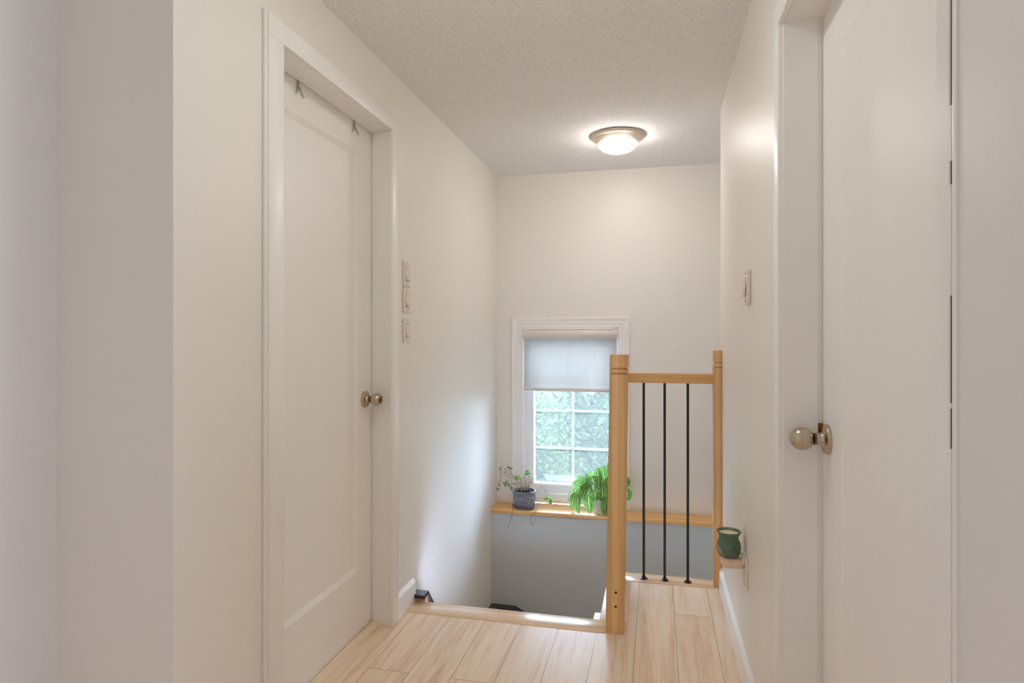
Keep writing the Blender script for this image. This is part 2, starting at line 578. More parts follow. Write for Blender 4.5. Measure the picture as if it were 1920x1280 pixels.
    def build(self, name, mat, parent=None, origin=None, smooth=True, angle=35):
        """link ONE mesh object; vertices are given in world space"""
        if parent is not None and origin is None:
            origin = WORLD[parent.name]
        o0 = Vector(origin) if origin is not None else Vector((0, 0, 0))
        bmesh.ops.recalc_face_normals(self.bm, faces=self.bm.faces)
        for v in self.bm.verts:
            v.co -= o0
        me = bpy.data.meshes.new(name)
        self.bm.to_mesh(me)
        self.bm.free()
        me.materials.append(mat)
        if smooth:
            me.polygons.foreach_set('use_smooth', [True] * len(me.polygons))
            me.set_sharp_from_angle(angle=radians(angle))
        ob = bpy.data.objects.new(name, me)
        COL.objects.link(ob)
        WORLD[ob.name] = tuple(o0)
        if parent is not None:
            ob.parent = parent
            ob.location = o0 - Vector(WORLD[parent.name])
        else:
            ob.location = o0
        return ob


WORLD = {}


def thing(name, label, cat, loc, group=None):
    o = bpy.data.objects.new(name, None)
    o.empty_display_size = 0.05
    COL.objects.link(o)
    o.location = loc
    WORLD[o.name] = tuple(loc)
    tag(o, label, cat, group)
    return o


def tag(o, label, cat, group=None):
    o['label'] = label
    o['category'] = cat
    if group:
        o['group'] = group
    return o


def struct(o, label=None):
    o['kind'] = 'structure'
    if label:
        o['label'] = label
    return o


# ------------------------------------------------------------------ dimensions
L = -1.07          # left wall face
R = 0.305          # right wall face
YB = 4.157         # back wall face
YG = 4.0           # grey lower wall face
ZC = 2.294         # ceiling
LOW = -2.2         # bottom of the stairwell
LD0, LD1, LDH = 1.60, 2.4405, 2.045      # left door opening
RD0, RD1, RDH = 0.75, 1.628, 1.961      # right door opening
WX0, WX1, WZ0, WZ1 = -0.889, -0.241, 0.047, 1.25   # window opening

# ------------------------------------------------------------------ setting: floor, walls, ceiling
b = MB()
b.box(-3.2, 2.7, -4.2, 2.519, -0.16, 0)
b.box(-0.118, 0.45, 2.519, 3.078, -0.16, 0)
struct(b.build('floor', M['planks']), 'light oak laminate floor')

b = MB()
b.box(-3.2, 2.8, -4.2, 4.35, ZC, ZC + 0.12)
struct(b.build('ceiling', M['ceiling']), 'white popcorn-textured ceiling')

b = MB()
b.box(L - 0.12, L, 1.202, LD0, 0, ZC)
b.box(L - 0.12, L, LD0, LD1, LDH + 0.0305, ZC)
b.box(L - 0.12, L, LD1, 4.35, 0, ZC)
b.box(L - 0.12, L, 2.519, 4.35, LOW, 0)
struct(b.build('wall_left', M['wall_sheen']), 'cream wall with the panelled door')

b = MB()
b.box(-1.55, L - 0.12, 1.202, 1.32, 0, ZC)
struct(b.build('wall_left_return', M['wall']), 'short cream return wall at the left edge')
b = MB()
b.box(-1.52, -1.397, -4.2, 1.202, 0, ZC)
struct(b.build('wall_near_left', M['near_wall']), 'white wall at the far left edge of the picture')

b = MB()
b.box(R, 0.425, RD1, 3.165, 0, ZC)
b.box(R, 0.425, RD0, RD1, RDH, ZC)
struct(b.build('wall_right', M['wall_sheen']), 'cream wall right of the railing')
b = MB()
b.box(0.292, 0.425, 0.45, 0.702, 0, ZC, 0.004, 2)
struct(b.build('wall_near_right', M['near_wall']), 'pale wall at the far right edge of the picture')

b = MB()
b.box(0.425, 1.1, 3.045, 3.165, LOW, ZC)
b.box(1.0, 1.1, 3.165, 4.35, LOW, ZC)
struct(b.build('wall_alcove', M['wall']), 'hidden stairwell walls')

b = MB()
b.box(L - 0.12, WX0, YB, 4.35, 0.022, ZC)
b.box(WX1, 1.1, YB, 4.35, 0.022, ZC)
b.box(WX0, WX1, YB, 4.35, WZ1, ZC)
b.box(WX0, WX1, YB, 4.35, -0.05, WZ0 - 0.022)
struct(b.build('wall_back', M['wall']), 'cream end wall with the window')
b = MB()
b.box(L, 1.0, YG, 4.35, LOW, 0.0225)
struct(b.build('wall_lower_back', M['grey_wall']), 'grey painted lower wall under the wooden ledge')

# living room shell behind the camera
b = MB()
b.box(-1.52, -1.2, -4.2, -4.05, 0, ZC)
b.box(0.8, 2.8, -4.2, -4.05, 0, ZC)
b.box(-1.2, 0.8, -4.2, -4.05, 0, 0.7)
b.box(-1.2, 0.8, -4.2, -4.05, 2.1, ZC)
struct(b.build('wall_rear', M['near_wall']))
b = MB()
b.box(2.6, 2.7, -4.2, -1.4, 0, ZC)
b.box(2.6, 2.7, 0.3, 0.55, 0, ZC)
b.box(2.6, 2.7, -1.4, 0.3, 0, 0.7)
b.box(2.6, 2.7, -1.4, 0.3, 2.1, ZC)
struct(b.build('wall_side', M['near_wall']))
b = MB()
b.box(0.425, 2.7, 0.45, 0.55, 0, ZC)
struct(b.build('wall_living_room', M['near_wall']))

# solid panels added to keep sky light out of the unseen living room openings
b = MB()
b.box(-1.2, 0.8, -4.14, -4.10, 0.7, 2.1)
struct(b.build('sky_block_rear', M['near_wall']))
b = MB()
b.box(2.63, 2.67, -1.4, 0.3, 0.7, 2.1)
struct(b.build('sky_block_side', M['near_wall']))

# unseen slabs added behind the two doors to stop sky light leaking
b = MB()
b.box(-1.45, -1.35, 1.45, 2.55, -0.1, ZC)
struct(b.build('leak_block_left', M['wall']))
b = MB()
b.box(0.60, 0.70, 0.55, 1.75, -0.1, ZC)
struct(b.build('leak_block_right', M['wall']))

# stairwell: flight going down away from the camera, landing, flight to the right
b = MB()
for i in range(4):
    y0 = 2.632 + 0.235 * i
    b.box(L, -0.215, y0 - 0.02, y0 + 0.24, -0.19 * (i + 1) - 0.035, -0.19 * (i + 1), 0.006, 1)
    b.box(L, -0.215, y0, y0 + 0.24, LOW, -0.19 * (i + 1) - 0.035)
b.box(L, -0.215, 3.57, YG, LOW, -0.95)
for i in range(4):
    x0 = -0.215 + 0.25 * i
    b.box(x0, x0 + 0.25, 3.165, YG, LOW, -0.95 - 0.19 * (i + 1))
struct(b.build('stairs', M['stair']), 'wooden stairs going down')
b = MB()
b.box(-0.215, 0.425, 2.53, 3.165, LOW, -0.16)
struct(b.build('wall_under_landing', M['wall']))

# ------------------------------------------------------------------ floor nosings
b = MB()
b.box(L + 0.001, -0.118, 2.519, 2.632, -0.03, 0.003, 0.003, 2)
struct(b.build('trim_1', M['nosing_x']), 'oak nosing at the top of the stairs')
b = MB()
b.box(-0.232, -0.118, 2.632, 3.078, -0.03, 0.003, 0.003, 2)
struct(b.build('trim_2', M['nosing_y']), 'oak nosing along the stairwell side')
b = MB()
b.box(-0.232, 0.425, 3.078, 3.19, -0.03, 0.003, 0.003, 2)
struct(b.build('trim_3', M['nosing_x']), 'oak nosing under the balusters')
b = MB()
b.box(-0.262, -0.2325, 2.633, 2.73, -0.2, -0.012, 0.003, 1)
struct(b.build('trim_4', M['trim']), 'white skirt block beside the newel post')

# ------------------------------------------------------------------ left door, casing, jamb
b = MB()
DLX = -1.165
CASE = [(0, 0), (0.062, 0), (0.062, 0.008), (0.056, 0.016), (0.012, 0.016), (0.006, 0.012), (0, 0.008)]
xf = L + 0.016
# casing legs with a stepped back edge, and mitred head
def casing_leg(b, y_in, y_out, z1, xw, xo, step=0.008):
    ya, yb = sorted((y_in, y_out))
    b.box(min(xw, xo), max(xw, xo), ya, yb, 0, z1, 0.002, 1)
b.box(L, xf, 1.538, 1.612, 0, LDH + 0.0005, 0.0025, 2)
b.box(L, L + 0.010, 1.528, 1.540, 0, LDH + 0.068, 0.002, 1)
b.box(L, xf, 2.378, 2.440, 0, LDH + 0.0005, 0.0025, 2)
b.box(L, xf, 1.538, 2.440, LDH, LDH + 0.062, 0.0025, 2)
# jamb: far side slightly splayed, head
for zz0, zz1 in ((0.0, LDH),):
    bm_ = b.bm
    q0 = [bm_.verts.new(p) for p in ((xf - 0.003, 2.379, zz0), (DLX + 0.0065, 2.404, zz0), (DLX + 0.0065, 2.44, zz0), (xf - 0.003, 2.44, zz0))]
    q1 = [bm_.verts.new(p) for p in ((xf - 0.003, 2.379, zz1), (DLX + 0.0065, 2.404, zz1), (DLX + 0.0065, 2.44, zz1), (xf - 0.003, 2.44, zz1))]
    for i_ in range(4):
        bm_.faces.new((q0[i_], q0[(i_ + 1) % 4], q1[(i_ + 1) % 4], q1[i_]))
    bm_.faces.new(q0)
    bm_.faces.new(list(reversed(q1)))
b.box(DLX - 0.06, DLX + 0.0065, 2.425, 2.44, 0, LDH + 0.02)
b.box(DLX - 0.06, L, 1.588, 1.602, 0, LDH + 0.02)
b.box(DLX + 0.0065, L + 0.006, 1.59, 2.42, LDH + 0.001, LDH + 0.022)
b.box(DLX - 0.06, DLX + 0.0065, 1.59, 2.44, LDH + 0.018, LDH + 0.03)
struct(b.build('trim_5', M['trim']), 'white casing and jamb of the left door')


def panel_door(b, xf_, th, sgn, y0, y1, z0, z1, py0, py1, pz0, pz1, bev, dep):
    """door slab with one recessed panel; front face at xf_, body behind it in direction -sgn"""
    xb = xf_ - sgn * th
    xp = xf_ - sgn * dep
    bm = b.bm
    def P(x, y, z):
        return bm.verts.new((x, y, z))
    o = [P(xf_, y0, z0), P(xf_, y1, z0), P(xf_, y1, z1), P(xf_, y0, z1)]
    i_ = [P(xf_, py0, pz0), P(xf_, py1, pz0), P(xf_, py1, pz1), P(xf_, py0, pz1)]
    r = [P(xp, py0 + bev, pz0 + bev), P(xp, py1 - bev, pz0 + bev), P(xp, py1 - bev, pz1 - bev), P(xp, py0 + bev, pz1 - bev)]
    k = [P(xb, y0, z0), P(xb, y1, z0), P(xb, y1, z1), P(xb, y0, z1)]
    for a in range(4):
        c = (a + 1) % 4
        bm.faces.new((o[a], o[c], i_[c], i_[a]))
        bm.faces.new((i_[a], i_[c], r[c], r[a]))
        bm.faces.new((o[a], k[a], k[c], o[c]))
    bm.faces.new(r)
    bm.faces.new(k)


b = MB()
panel_door(b, DLX, 0.035, 1, 1.606, 2.418, 0.006, LDH + 0.010, 1.765, 2.288, 0.252, 1.935, 0.020, 0.009)
door1 = struct(b.build('door_1', M['door'], origin=(DLX, 1.606, 0.006), angle=10), 'white single-panel door on the left wall')


def knob_parts(parent, cx, y, z, sgn, rose_r, ball_r, reach, keyed):
    """round door knob set: rose, neck and ball along x"""
    ax = (sgn, 0, 0)
    kb = MB()
    kb.lathe([(rose_r, 0), (rose_r, 0.0075), (rose_r * 0.96, 0.009), (rose_r * 0.60, 0.0105), (rose_r * 0.48, 0.013), (rose_r * 0.40, 0.018), (rose_r * 0.37, reach - ball_r * 1.10)], (cx, y, z), ax, 48)
    k = kb.build('door_knob', M['nickel'], parent, origin=(cx, y, z), angle=50)
    k['label'] = 'brushed nickel knob and rose'
    bb = MB()
    prof = []
    N = 16
    for i in range(N + 1):
        a = -pi / 2 + pi * i / N
        rr = ball_r * cos(a)
        hh = ball_r * sin(a)
        if keyed and a > radians(52):
            break
        prof.append((max(rr, 0.0), hh))
    if prof[0][0] < 1e-4:
        prof[0] = (ball_r * 0.32, prof[0][1])
    bb.lathe(prof, (cx + sgn * reach, y, z), ax, 48)
    bb.build('knob_ball', M['nickel'], k, angle=60)
    cc = MB()
    cc.lathe([(rose_r * 0.41, 0), (rose_r * 0.41, 0.005)], (cx + sgn * (reach - ball_r * 1.14), y, z), ax, 32)
    cc.build('knob_collar', M['nickel_dark'], k)
    if keyed:
        h = ball_r * sin(radians(52))
        cc = MB()
        cc.lathe([(ball_r * 0.52, h - 0.006), (ball_r * 0.52, h - 0.0012), (ball_r * 0.22, h - 0.0012), (ball_r * 0.2, h + 0.004)], (cx + sgn * reach, y, z), ax, 32)
        cc.build('lock_button', M['nickel_dark'], k)
    return k


knob_parts(door1, DLX, 2.345, 0.937, 1, 0.033, 0.0265, 0.052, True)

# over-the-door hooks
def door_hook(y, z, label):
    t = thing('over_door_hook', label, 'hook', (DLX, y, z), 'over-the-door hooks on the left door')
    h = MB()
    h.box(DLX - 0.03, DLX + 0.0025, y - 0.006, y + 0.006, z - 0.0015, z, 0.0005)
    h.box(DLX + 0.0005, DLX + 0.0025, y - 0.006, y + 0.006, z - 0.034, z)
    h.build('strap', M['hook_grey'], t)
    for s in (-1, 1):
        h = MB()
        pts = []
        for i in range(9):
            a = i / 8
            pts.append((DLX + 0.003 + 0.006 * a, y + s * (0.003 + 0.021 * a ** 1.8), z - 0.026 - 0.032 * a))
        h.tube(pts, 0.0032, 0.0028, 8)
        h.build('prong', M['hook_grey'], t)
    return t


door_hook(1.858, LDH + 0.0122, 'small white double hook over the door top, nearer the camera')
door_hook(2.252, LDH + 0.0122, 'small white double hook over the door top, nearer the corner above the knob')

# floor threshold strip in the left doorway
b = MB()
b.box(-1.205, -1.172, 1.602, 2.414, 0.0, 0.0045)
b.box(-1.172, -1.118, 1.602, 2.414, 0.0, 0.003)
struct(b.build('trim_6', M['nosing_y']), 'narrow wooden threshold strip under the left door')

# ------------------------------------------------------------------ right door
b = MB()
xf2 = R - 0.015
DRX = 0.392
b.box(xf2, R, RD1, 1.685, 0, RDH + 0.0005, 0.002, 2)
b.box(xf2, R, 0.7145, RD0 - 0.004, 0, RDH + 0.0005, 0.0015, 1)
b.box(xf2, R, 0.7145, 1.685, RDH, RDH + 0.058, 0.002, 2)
# jamb and stop
b.box(R - 0.012, DRX - 0.003, RD1 - 0.001, RD1 + 0.02, 0, RDH + 0.02)
b.box(DRX - 0.003, 0.44, RD1 + 0.012, RD1 + 0.02, 0, RDH + 0.02)
b.box(R - 0.002, 0.379, RD1 - 0.0065, RD1, 0, RDH)
b.box(R - 0.012, 0.44, RD0 - 0.02, RD0, 0, RDH + 0.02)
b.box(R - 0.006, DRX - 0.003, RD0 - 0.02, RD1 + 0.02, RDH + 0.003, RDH + 0.02)
b.box(DRX - 0.003, 0.44, RD0 - 0.02, RD1 + 0.02, RDH + 0.016, RDH + 0.03)
struct(b.build('trim_7', M['trim']), 'white casing and jamb of the right door')
# caulk bead between the near casing and the near wall, missing in places so that a dark gap shows
b = MB()
for z0, z1 in ((0, 1.085), (1.126, 1.131), (1.24, 1.352), (1.376, 1.432)):
    b.box(xf2 - 0.0003, R, 0.7105, 0.7145, z0, z1)
b.box(xf2, R, 0.700, 0.7105, 0, ZC, 0.002, 2)
struct(b.build('trim_8', M['trim']), 'thin painted bead beside the right door casing')

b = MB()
b.box(xf2 + 0.0012, R, 0.7106, 0.7144, 0, RDH)  # dark strip fills the joint and stands in for its shadow
struct(b.build('joint_shade_strip', M['hole']), 'dark strip standing in for the shadow in the open joint beside the right casing')

b = MB()
panel_door(b, DRX, 0.035, -1, RD0 + 0.003, RD1 + 0.008, 0.008, RDH + 0.012, 0.90, 1.478, 0.25, 1.838, 0.012, 0.0025)
door2 = struct(b.build('door_2', M['door'], origin=(DRX, RD0, 0.008), angle=8), 'plain white door on the right')
knob_parts(door2, DRX, 1.578, 0.957, -1, 0.0345, 0.0275, 0.058, False)
b = MB()
b.box(0.381, DRX - 0.0005, RD1 - 0.0022, RD1 - 0.0012, 0.935, 0.988)
lp = b.build('latch_plate', M['brass'], door2)
lp['label'] = 'brown brass latch plate'

# ------------------------------------------------------------------ baseboards
b = MB()
b.prism([(0, 0), (0.014, 0), (0.014, 0.088), (0.004, 0.104), (0, 0.104)], (L, 2.441, 0.0), (L, 2.632, 0.0), (0, 0, 1))
struct(b.build('baseboard_left', M['trim'], angle=20), 'short white baseboard beside the stairs')
b = MB()
b.prism([(0, 0), (0, 0.098), (-0.004, 0.098), (-0.015, 0.084), (-0.015, 0)], (R, 1.686, 0.0), (R, 3.165, 0.0), (0, 0, 1))
struct(b.build('baseboard_right', M['trim'], angle=20), 'white baseboard along the right wall')

# ------------------------------------------------------------------ window
win = struct(bpy.data.objects.new('window_1', None), 'white window with grille at the end of the hall')
COL.objects.link(win)
win.location = (-0.565, YB, WZ0)
WORLD['window_1'] = tuple(win.location)
WIN_PARENT = win
# moulded casing, three sides, built as mitred prisms
def casing_profile(b, a0, a1, inner, axis):
    pass
PRO = [(0.0, 0.006), (0.006, 0.010), (0.022, 0.010), (0.030, 0.015), (0.046, 0.016), (0.054, 0.022), (0.064, 0.024), (0.071, 0.022), (0.071, 0.0), (0.0, 0.0)]
b = MB()
corners = [((WX0, WZ0 + 0.001), (-1, 0)), ((WX0, WZ1), (-1, 1)), ((WX1, WZ1), (1, 1)), ((WX1, WZ0 + 0.001), (1, 0))]
rings = []
for (cx, cz), (dx, dz) in corners:
    rings.append([b.bm.verts.new((cx + dx * a, YB - h, cz + dz * a)) for a, h in PRO])
for r0, r1 in zip(rings, rings[1:]):
    n = len(PRO)
    for i in range(n):
        b.bm.faces.new((r0[i], r0[(i + 1) % n], r1[(i + 1) % n], r1[i]))
b.bm.faces.new(rings[0])
b.bm.faces.new(rings[-1])
b.build('casing', M['trim'], win, angle=25)
# jamb liner of the recess
YF = 4.215
b = MB()
b.box(WX0 - 0.001, WX0 + 0.006, YB - 0.004, YF, WZ0, WZ1)
b.box(WX1 - 0.006, WX1 + 0.001, YB - 0.004, YF, WZ0, WZ1)
b.box(WX0, WX1, YB - 0.004, YF, WZ1 - 0.006, WZ1 + 0.001)
b.build('jamb_liner', M['white_vinyl'], win)
# vinyl frame and sash
GX0, GX1, GZ0, GZ1 = -0.829, -0.287, 0.172, 1.19
b = MB()
b.box(WX0 + 0.004, GX0 - 0.008, YF - 0.012, 4.30, WZ0, WZ1 - 0.004, 0.003, 1)
b.box(GX1 + 0.008, WX1 - 0.004, YF - 0.012, 4.30, WZ0, WZ1 - 0.004, 0.003, 1)
b.box(GX0 - 0.010, GX1 + 0.010, YF - 0.004, 4.30, WZ0, 0.090, 0.003, 1)
b.box(GX0 - 0.010, GX1 + 0.010, YF - 0.012, 4.30, GZ1 + 0.008, WZ1 - 0.004, 0.003, 1)
fr = b.build('frame', M['white_vinyl'], win)
b = MB()
b.box(GX0 - 0.009, GX0 + 0.003, YF + 0.004, 4.29, 0.085, GZ1 + 0.01, 0.002, 1)
b.box(GX1 - 0.003, GX1 + 0.009, YF + 0.004, 4.29, 0.085, GZ1 + 0.01, 0.002, 1)
b.box(GX0, GX1, YF + 0.004, 4.29, 0.0895, GZ0 - 0.006, 0.002, 1)
b.box(GX0, GX1, YF + 0.012, 4.29, GZ0 - 0.010, GZ0 + 0.003, 0.002, 1)
b.box(GX0, GX1, YF + 0.004, 4.29, GZ1, GZ1 + 0.01, 0.002, 1)
b.build('sash', M['white_vinyl'], win)
b = MB()
b.box(GX0, GX1, 4.248, 4.252, GZ0, GZ1)
b.build('pane', M['glass'], win)
b = MB()
xm = -0.557
b.box(xm - 0.0085, xm + 0.0085, 4.254, 4.264, GZ0, GZ1, 0.003, 1)
for zz in (0.418, 0.676, 0.934):
    b.box(GX0, GX1, 4.2545, 4.2635, zz - 0.0085, zz + 0.0085, 0.003, 1)
b.build('grille', M['white_vinyl'], win)
b = MB()
b.box(-0.716, -0.575, 4.164, YF - 0.002, 0.072, 0.122, 0.008, 3)
b.shear(lambda c: (c.x, c.y + (0.010 if c.z > 0.1 else 0), c.z + (0.004 * sin((c.x + 0.716) / 0.141 * pi) if c.z > 0.1 else 0)))
b.build('crank_cover', M['white_vinyl'], win)

# ------------------------------------------------------------------ roller blind
bl = thing('roller_blind', 'half lowered white roller blind in the window', 'blind', (-0.57, 4.165, WZ1 - 0.008))
b = MB()
b.lathe([(0.030, 0), (0.032, 0.004), (0.032, 0.634), (0.030, 0.638)], (-0.884, 4.135, 1.207), (1, 0, 0), 40)
b.build('cassette', M['cassette'], bl, angle=40)
b = MB()
b.box(-0.878, -0.254, 4.150, 4.1515, 0.838, 1.200)
b.build('shade_fabric', M['shade'], bl)
b = MB()
b.lathe([(0.009, 0), (0.011, 0.003), (0.011, 0.622), (0.009, 0.625)], (-0.8785, 4.150, 0.832), (1, 0, 0), 24, sx=1.0, sy=1.0)
b.build('hem_bar', M['cassette'], bl)
b = MB()
b.box(-0.870, -0.268, 4.120, 4.175, 1.2385, 1.2435, 0.001)
b.build('head_rail', M['white_vinyl'], bl)
for x0 in (-0.862, -0.315):
    b = MB()
    b.box(x0, x0 + 0.035, 4.112, 4.150, 1.232, 1.2385, 0.002)
    b.build('bracket', M['cassette'], bl)

# ------------------------------------------------------------------ ledge
b = MB()
b.box(L + 0.0005, 0.9995, 3.984, YB - 0.0005, 0.023, 0.0465, 0.003, 2)
b.box(WX0 + 0.0005, WX1 - 0.0005, YB - 0.002, 4.20, 0.026, 0.0465)
tag(b.build('wooden_ledge', M['ledge'], origin=(-0.035, 4.07, 0.023)), 'long honey-coloured wooden ledge below the window, above the grey wall', 'ledge')

# ------------------------------------------------------------------ stair railing
rl = thing('stair_railing', 'maple railing with three black balusters guarding the stairwell', 'railing', (0.05, 3.1, 0.003))


def newel(x0, x1, y0, y1, ztop, g1, g2, lean=0.0, grooves=True):
    n = MB()
    gd = 0.0075
    def ring(x_, z_):
        return [n.bm.verts.new((px, py, z_)) for px, py in ((x0 + x_, y0 + x_), (x1 - x_, y0 + x_), (x1 - x_, y1 - x_), (x0 + x_, y1 - x_))]
    lv = [(0, 0.003), (0, g2[0]), (gd, g2[0] + 0.001), (gd, g2[1] - 0.001), (0, g2[1]), (0, g1[0]), (gd, g1[0] + 0.001), (gd, g1[1] - 0.001), (0, g1[1]), (0, ztop - 0.002), (0.002, ztop)]
    rs = [ring(a, z) for a, z in lv]
    n.bm.faces.new(list(reversed(rs[0])))
    n.bm.faces.new(rs[-1])
    for a, c in zip(rs, rs[1:]):
        for i in range(4):
            n.bm.faces.new((a[i], a[(i + 1) % 4], c[(i + 1) % 4], c[i]))
    if lean:
        n.shear(lambda c: (c.x + lean * c.z, c.y, c.z))
    return n


n1 = newel(-0.198, -0.1255, 2.519, 2.5915, 1.122, (1.062, 1.069), (1.042, 1.049), 0.0155)
post = n1.build('newel_post', M['newel'], rl, angle=20)
for z in (0.168, 0.112):
    h = MB()
    h.lathe([(0.0050, 0), (0.0052, 0.0004), (0.0042, 0.0008)], (-0.1595 + 0.0155 * z, 2.5188, z), (0, -1, 0), 20)
    h.build('bolt_plug', M['hole'], post)
newel(-0.222, -0.1555, 3.085, 3.157, 1.088, (1.058, 1.065), (1.040, 1.047)).build('newel_post', M['newel'], rl, angle=20)
hp = newel(0.267, R - 0.0005, 3.092, 3.164, 1.128, (1.066, 1.073), (1.044, 1.051)).build('newel_post', M['newel'], rl, angle=20)
b = MB()
b.box(-0.156, 0.268, 3.098, 3.156, 0.967, 1.0135, 0.0025, 2)
b.build('handrail', M['rail'], rl)
b = MB()
b.box(-0.182, -0.140, 2.590, 3.086, 0.967, 1.0135, 0.0025, 2)
b.build('handrail', M['rail_y'], rl)
BALS = [(-0.059, 3.124), (0.041, 3.124), (0.150, 3.124)] + [(-0.160, 2.72 + 0.105 * i) for i in range(4)]
bal0 = None
for i, (bx, by) in enumerate(BALS):
    if bal0 is None:
        b = MB()
        b.lathe([(0.0062, 0.004), (0.0062, 0.970)], (bx, by, 0), (0, 0, 1), 20)
        bal0 = b.build('baluster', M['black'], rl, origin=(bx, by, 0.003))
        b = MB()
        b.lathe([(0.019, 0.0032), (0.0185, 0.006), (0.010, 0.009), (0.0085, 0.016)], (bx, by, 0), (0, 0, 1), 28)
        fl0 = b.build('flange', M['black_flange'], bal0, angle=50)
    else:
        c = bal0.copy()
        COL.objects.link(c)
        c.parent = rl
        c.location = Vector((bx, by, 0.003)) - rl.location
        f = fl0.copy()
        COL.objects.link(f)
        f.parent = c

# ------------------------------------------------------------------ dark wall handrail in the stairwell
b = MB()
xr0, xr1 = -1.068, -1.010
pts = [(2.614, 0.036), (2.672, 0.036), (2.78, -0.09), (3.30, -0.575), (3.93, -0.585)]
th = 0.016
for (ya, za), (yb_, zb) in zip(pts, pts[1:]):
    for q in (((xr0, ya, za), (xr1, ya, za), (xr1, yb_, zb), (xr0, yb_, zb)), ((xr0, ya, za - th), (xr0, yb_, zb - th), (xr1, yb_, zb - th), (xr1, ya, za - th)),
              ((xr0, ya, za), (xr0, yb_, zb), (xr0, yb_, zb - th), (xr0, ya, za - th)), ((xr1, ya, za), (xr1, ya, za - th), (xr1, yb_, zb - th), (xr1, yb_, zb))):
        b.quad(*q)
b.quad((xr0, 2.614, 0.036), (xr0, 2.614, 0.036 - th), (xr1, 2.614, 0.036 - th), (xr1, 2.614, 0.036))
hr_bracket = MB()
hr_bracket.box(-1.066, -1.014, 2.640, 2.672, -0.10, 0.0195)
# along the grey wall
px = [(-1.068, -0.585), (-0.905, -0.585), (-0.42, -0.83)]
y0, y1 = 3.93, YG - 0.001
for (xa, za), (xb_, zb) in zip(px, px[1:]):
    b.quad((xa, y0, za), (xb_, y0, zb), (xb_, y1, zb), (xa, y1, za))
    b.quad((xa, y0, za - 0.05), (xa, y1, za - 0.05), (xb_, y1, zb - 0.05), (xb_, y0, zb - 0.05))
    b.quad((xa, y0, za), (xa, y0, za - 0.05), (xb_, y0, zb - 0.05), (xb_, y0, zb))
bmesh.ops.remove_doubles(b.bm, verts=b.bm.verts, dist=0.0005)
hr = tag(b.build('stair_handrail', M['dark_rail'], origin=(-1.04, 2.63, 0.02), angle=20), 'black handrail descending along the stairwell walls', 'handrail')
hr_bracket.build('wood_bracket', M['stair'], hr)

# ------------------------------------------------------------------ ceiling lamp
def ceiling_lamp(LX, LY, label, glass):
    lamp = thing('ceiling_lamp', label, 'lamp', (LX, LY, ZC))
    b = MB()
    b.lathe([(0.120, 0.0), (0.146, -0.004), (0.147, -0.010), (0.142, -0.016), (0.136, -0.018), (0.128, -0.022), (0.108, -0.042), (0.104, -0.044)], (LX, LY, ZC), (0, 0, 1), 64)
    b.build('pan', M['lamp_metal'], lamp, angle=50)
    b = MB()
    prof = [(0.105, -0.0445)]
    for i in range(1, 13):
        a = pi / 2 * i / 12
        prof.append((0.106 * cos(a) if i < 12 else 0.0, -0.0445 - 0.050 * sin(a)))
    b.lathe(prof, (LX, LY, ZC), (0, 0, 1), 64, cap0=False)
    b.build('glass_dome', glass, lamp, angle=60)


ceiling_lamp(-0.205, 3.452, 'lit flush ceiling lamp with nickel pan and frosted glass dome', M['lamp_glass'])
ceiling_lamp(-0.36, 1.47, 'added unseen flush ceiling lamp between the two doors, nearest the camera', M['added_lamp_glass'])  # unseen lamp added to brighten the doors and ceiling

# ------------------------------------------------------------------ switches on the left wall
def slide_switch(z0, z1, label):
    t = thing('light_switch', label, 'light switch', (L, 2.552, (z0 + z1) / 2), 'light switches by the left door')
    b = MB()
    b.box(L + 0.0003, L + 0.0065, 2.514, 2.592, z0, z1, 0.0025, 2)
    b.build('cover_plate', M['plastic'], t)
    zm = (z0 + z1) / 2
    b = MB()
    for args in ((2.533, 2.536, zm - 0.030, zm + 0.033), (2.568, 2.571, zm - 0.030, zm + 0.033), (2.533, 2.571, zm + 0.030, zm + 0.033), (2.533, 2.571, zm - 0.033, zm - 0.030)):
        b.box(L + 0.006, L + 0.0072, *args)
    b.build('slot_shade_frame', M['plastic_shadow'], t)
    b = MB()
    b.box(L + 0.006, L + 0.008, 2.536, 2.568, zm - 0.030, zm + 0.030, 0.0008)
    lv = b.build('paddle', M['plastic'], t)
    b = MB()
    b.box(L + 0.007, L + 0.016, 2.538, 2.566, zm - 0.029, zm - 0.012, 0.002, 2)
    b.build('switch_lever', M['plastic'], t)
    for s in (-1, 1):
        b = MB()
        b.lathe([(0.0028, 0), (0.0028, 0.0012), (0.0018, 0.0016)], (L + 0.006, 2.552, zm + s * 0.046), (1, 0, 0), 14)
        b.build('screw', M['screw'], t)


slide_switch(1.413, 1.524, 'topmost of the three ivory switches beside the left door')
slide_switch(1.299, 1.409, 'middle one of the three ivory switches beside the left door')
slide_switch(1.166, 1.274, 'lowest of the three ivory switches beside the left door')

# rocker switch on the right wall
t = thing('light_switch', 'single ivory rocker switch alone on the right wall', 'light switch', (R, 2.21, 1.36))
b = MB()
b.box(R - 0.0125, R - 0.0003, 2.172, 2.246, 1.303, 1.417, 0.003, 2)
b.build('cover_plate', M['plastic'], t)
b = MB()
b.prism([(0, -0.033), (0.0018, 0.033), (-0.006, 0.033), (-0.006, -0.033)], (R - 0.0125, 2.190, 1.36), (R - 0.0125, 2.228, 1.36), (0, 0, 1))
b.shear(lambda c: (c.x - (0.006 if c.z < 1.345 else 0.0), c.y, c.z))
b.build('rocker', M['plastic'], t)
for s in (-1, 1):
    b = MB()
    b.lathe([(0.0028, 0), (0.0028, 0.0012), (0.0018, 0.0016)], (R - 0.0122, 2.209, 1.36 + s * 0.047), (-1, 0, 0), 14)
    b.build('screw', M['screw'], t)

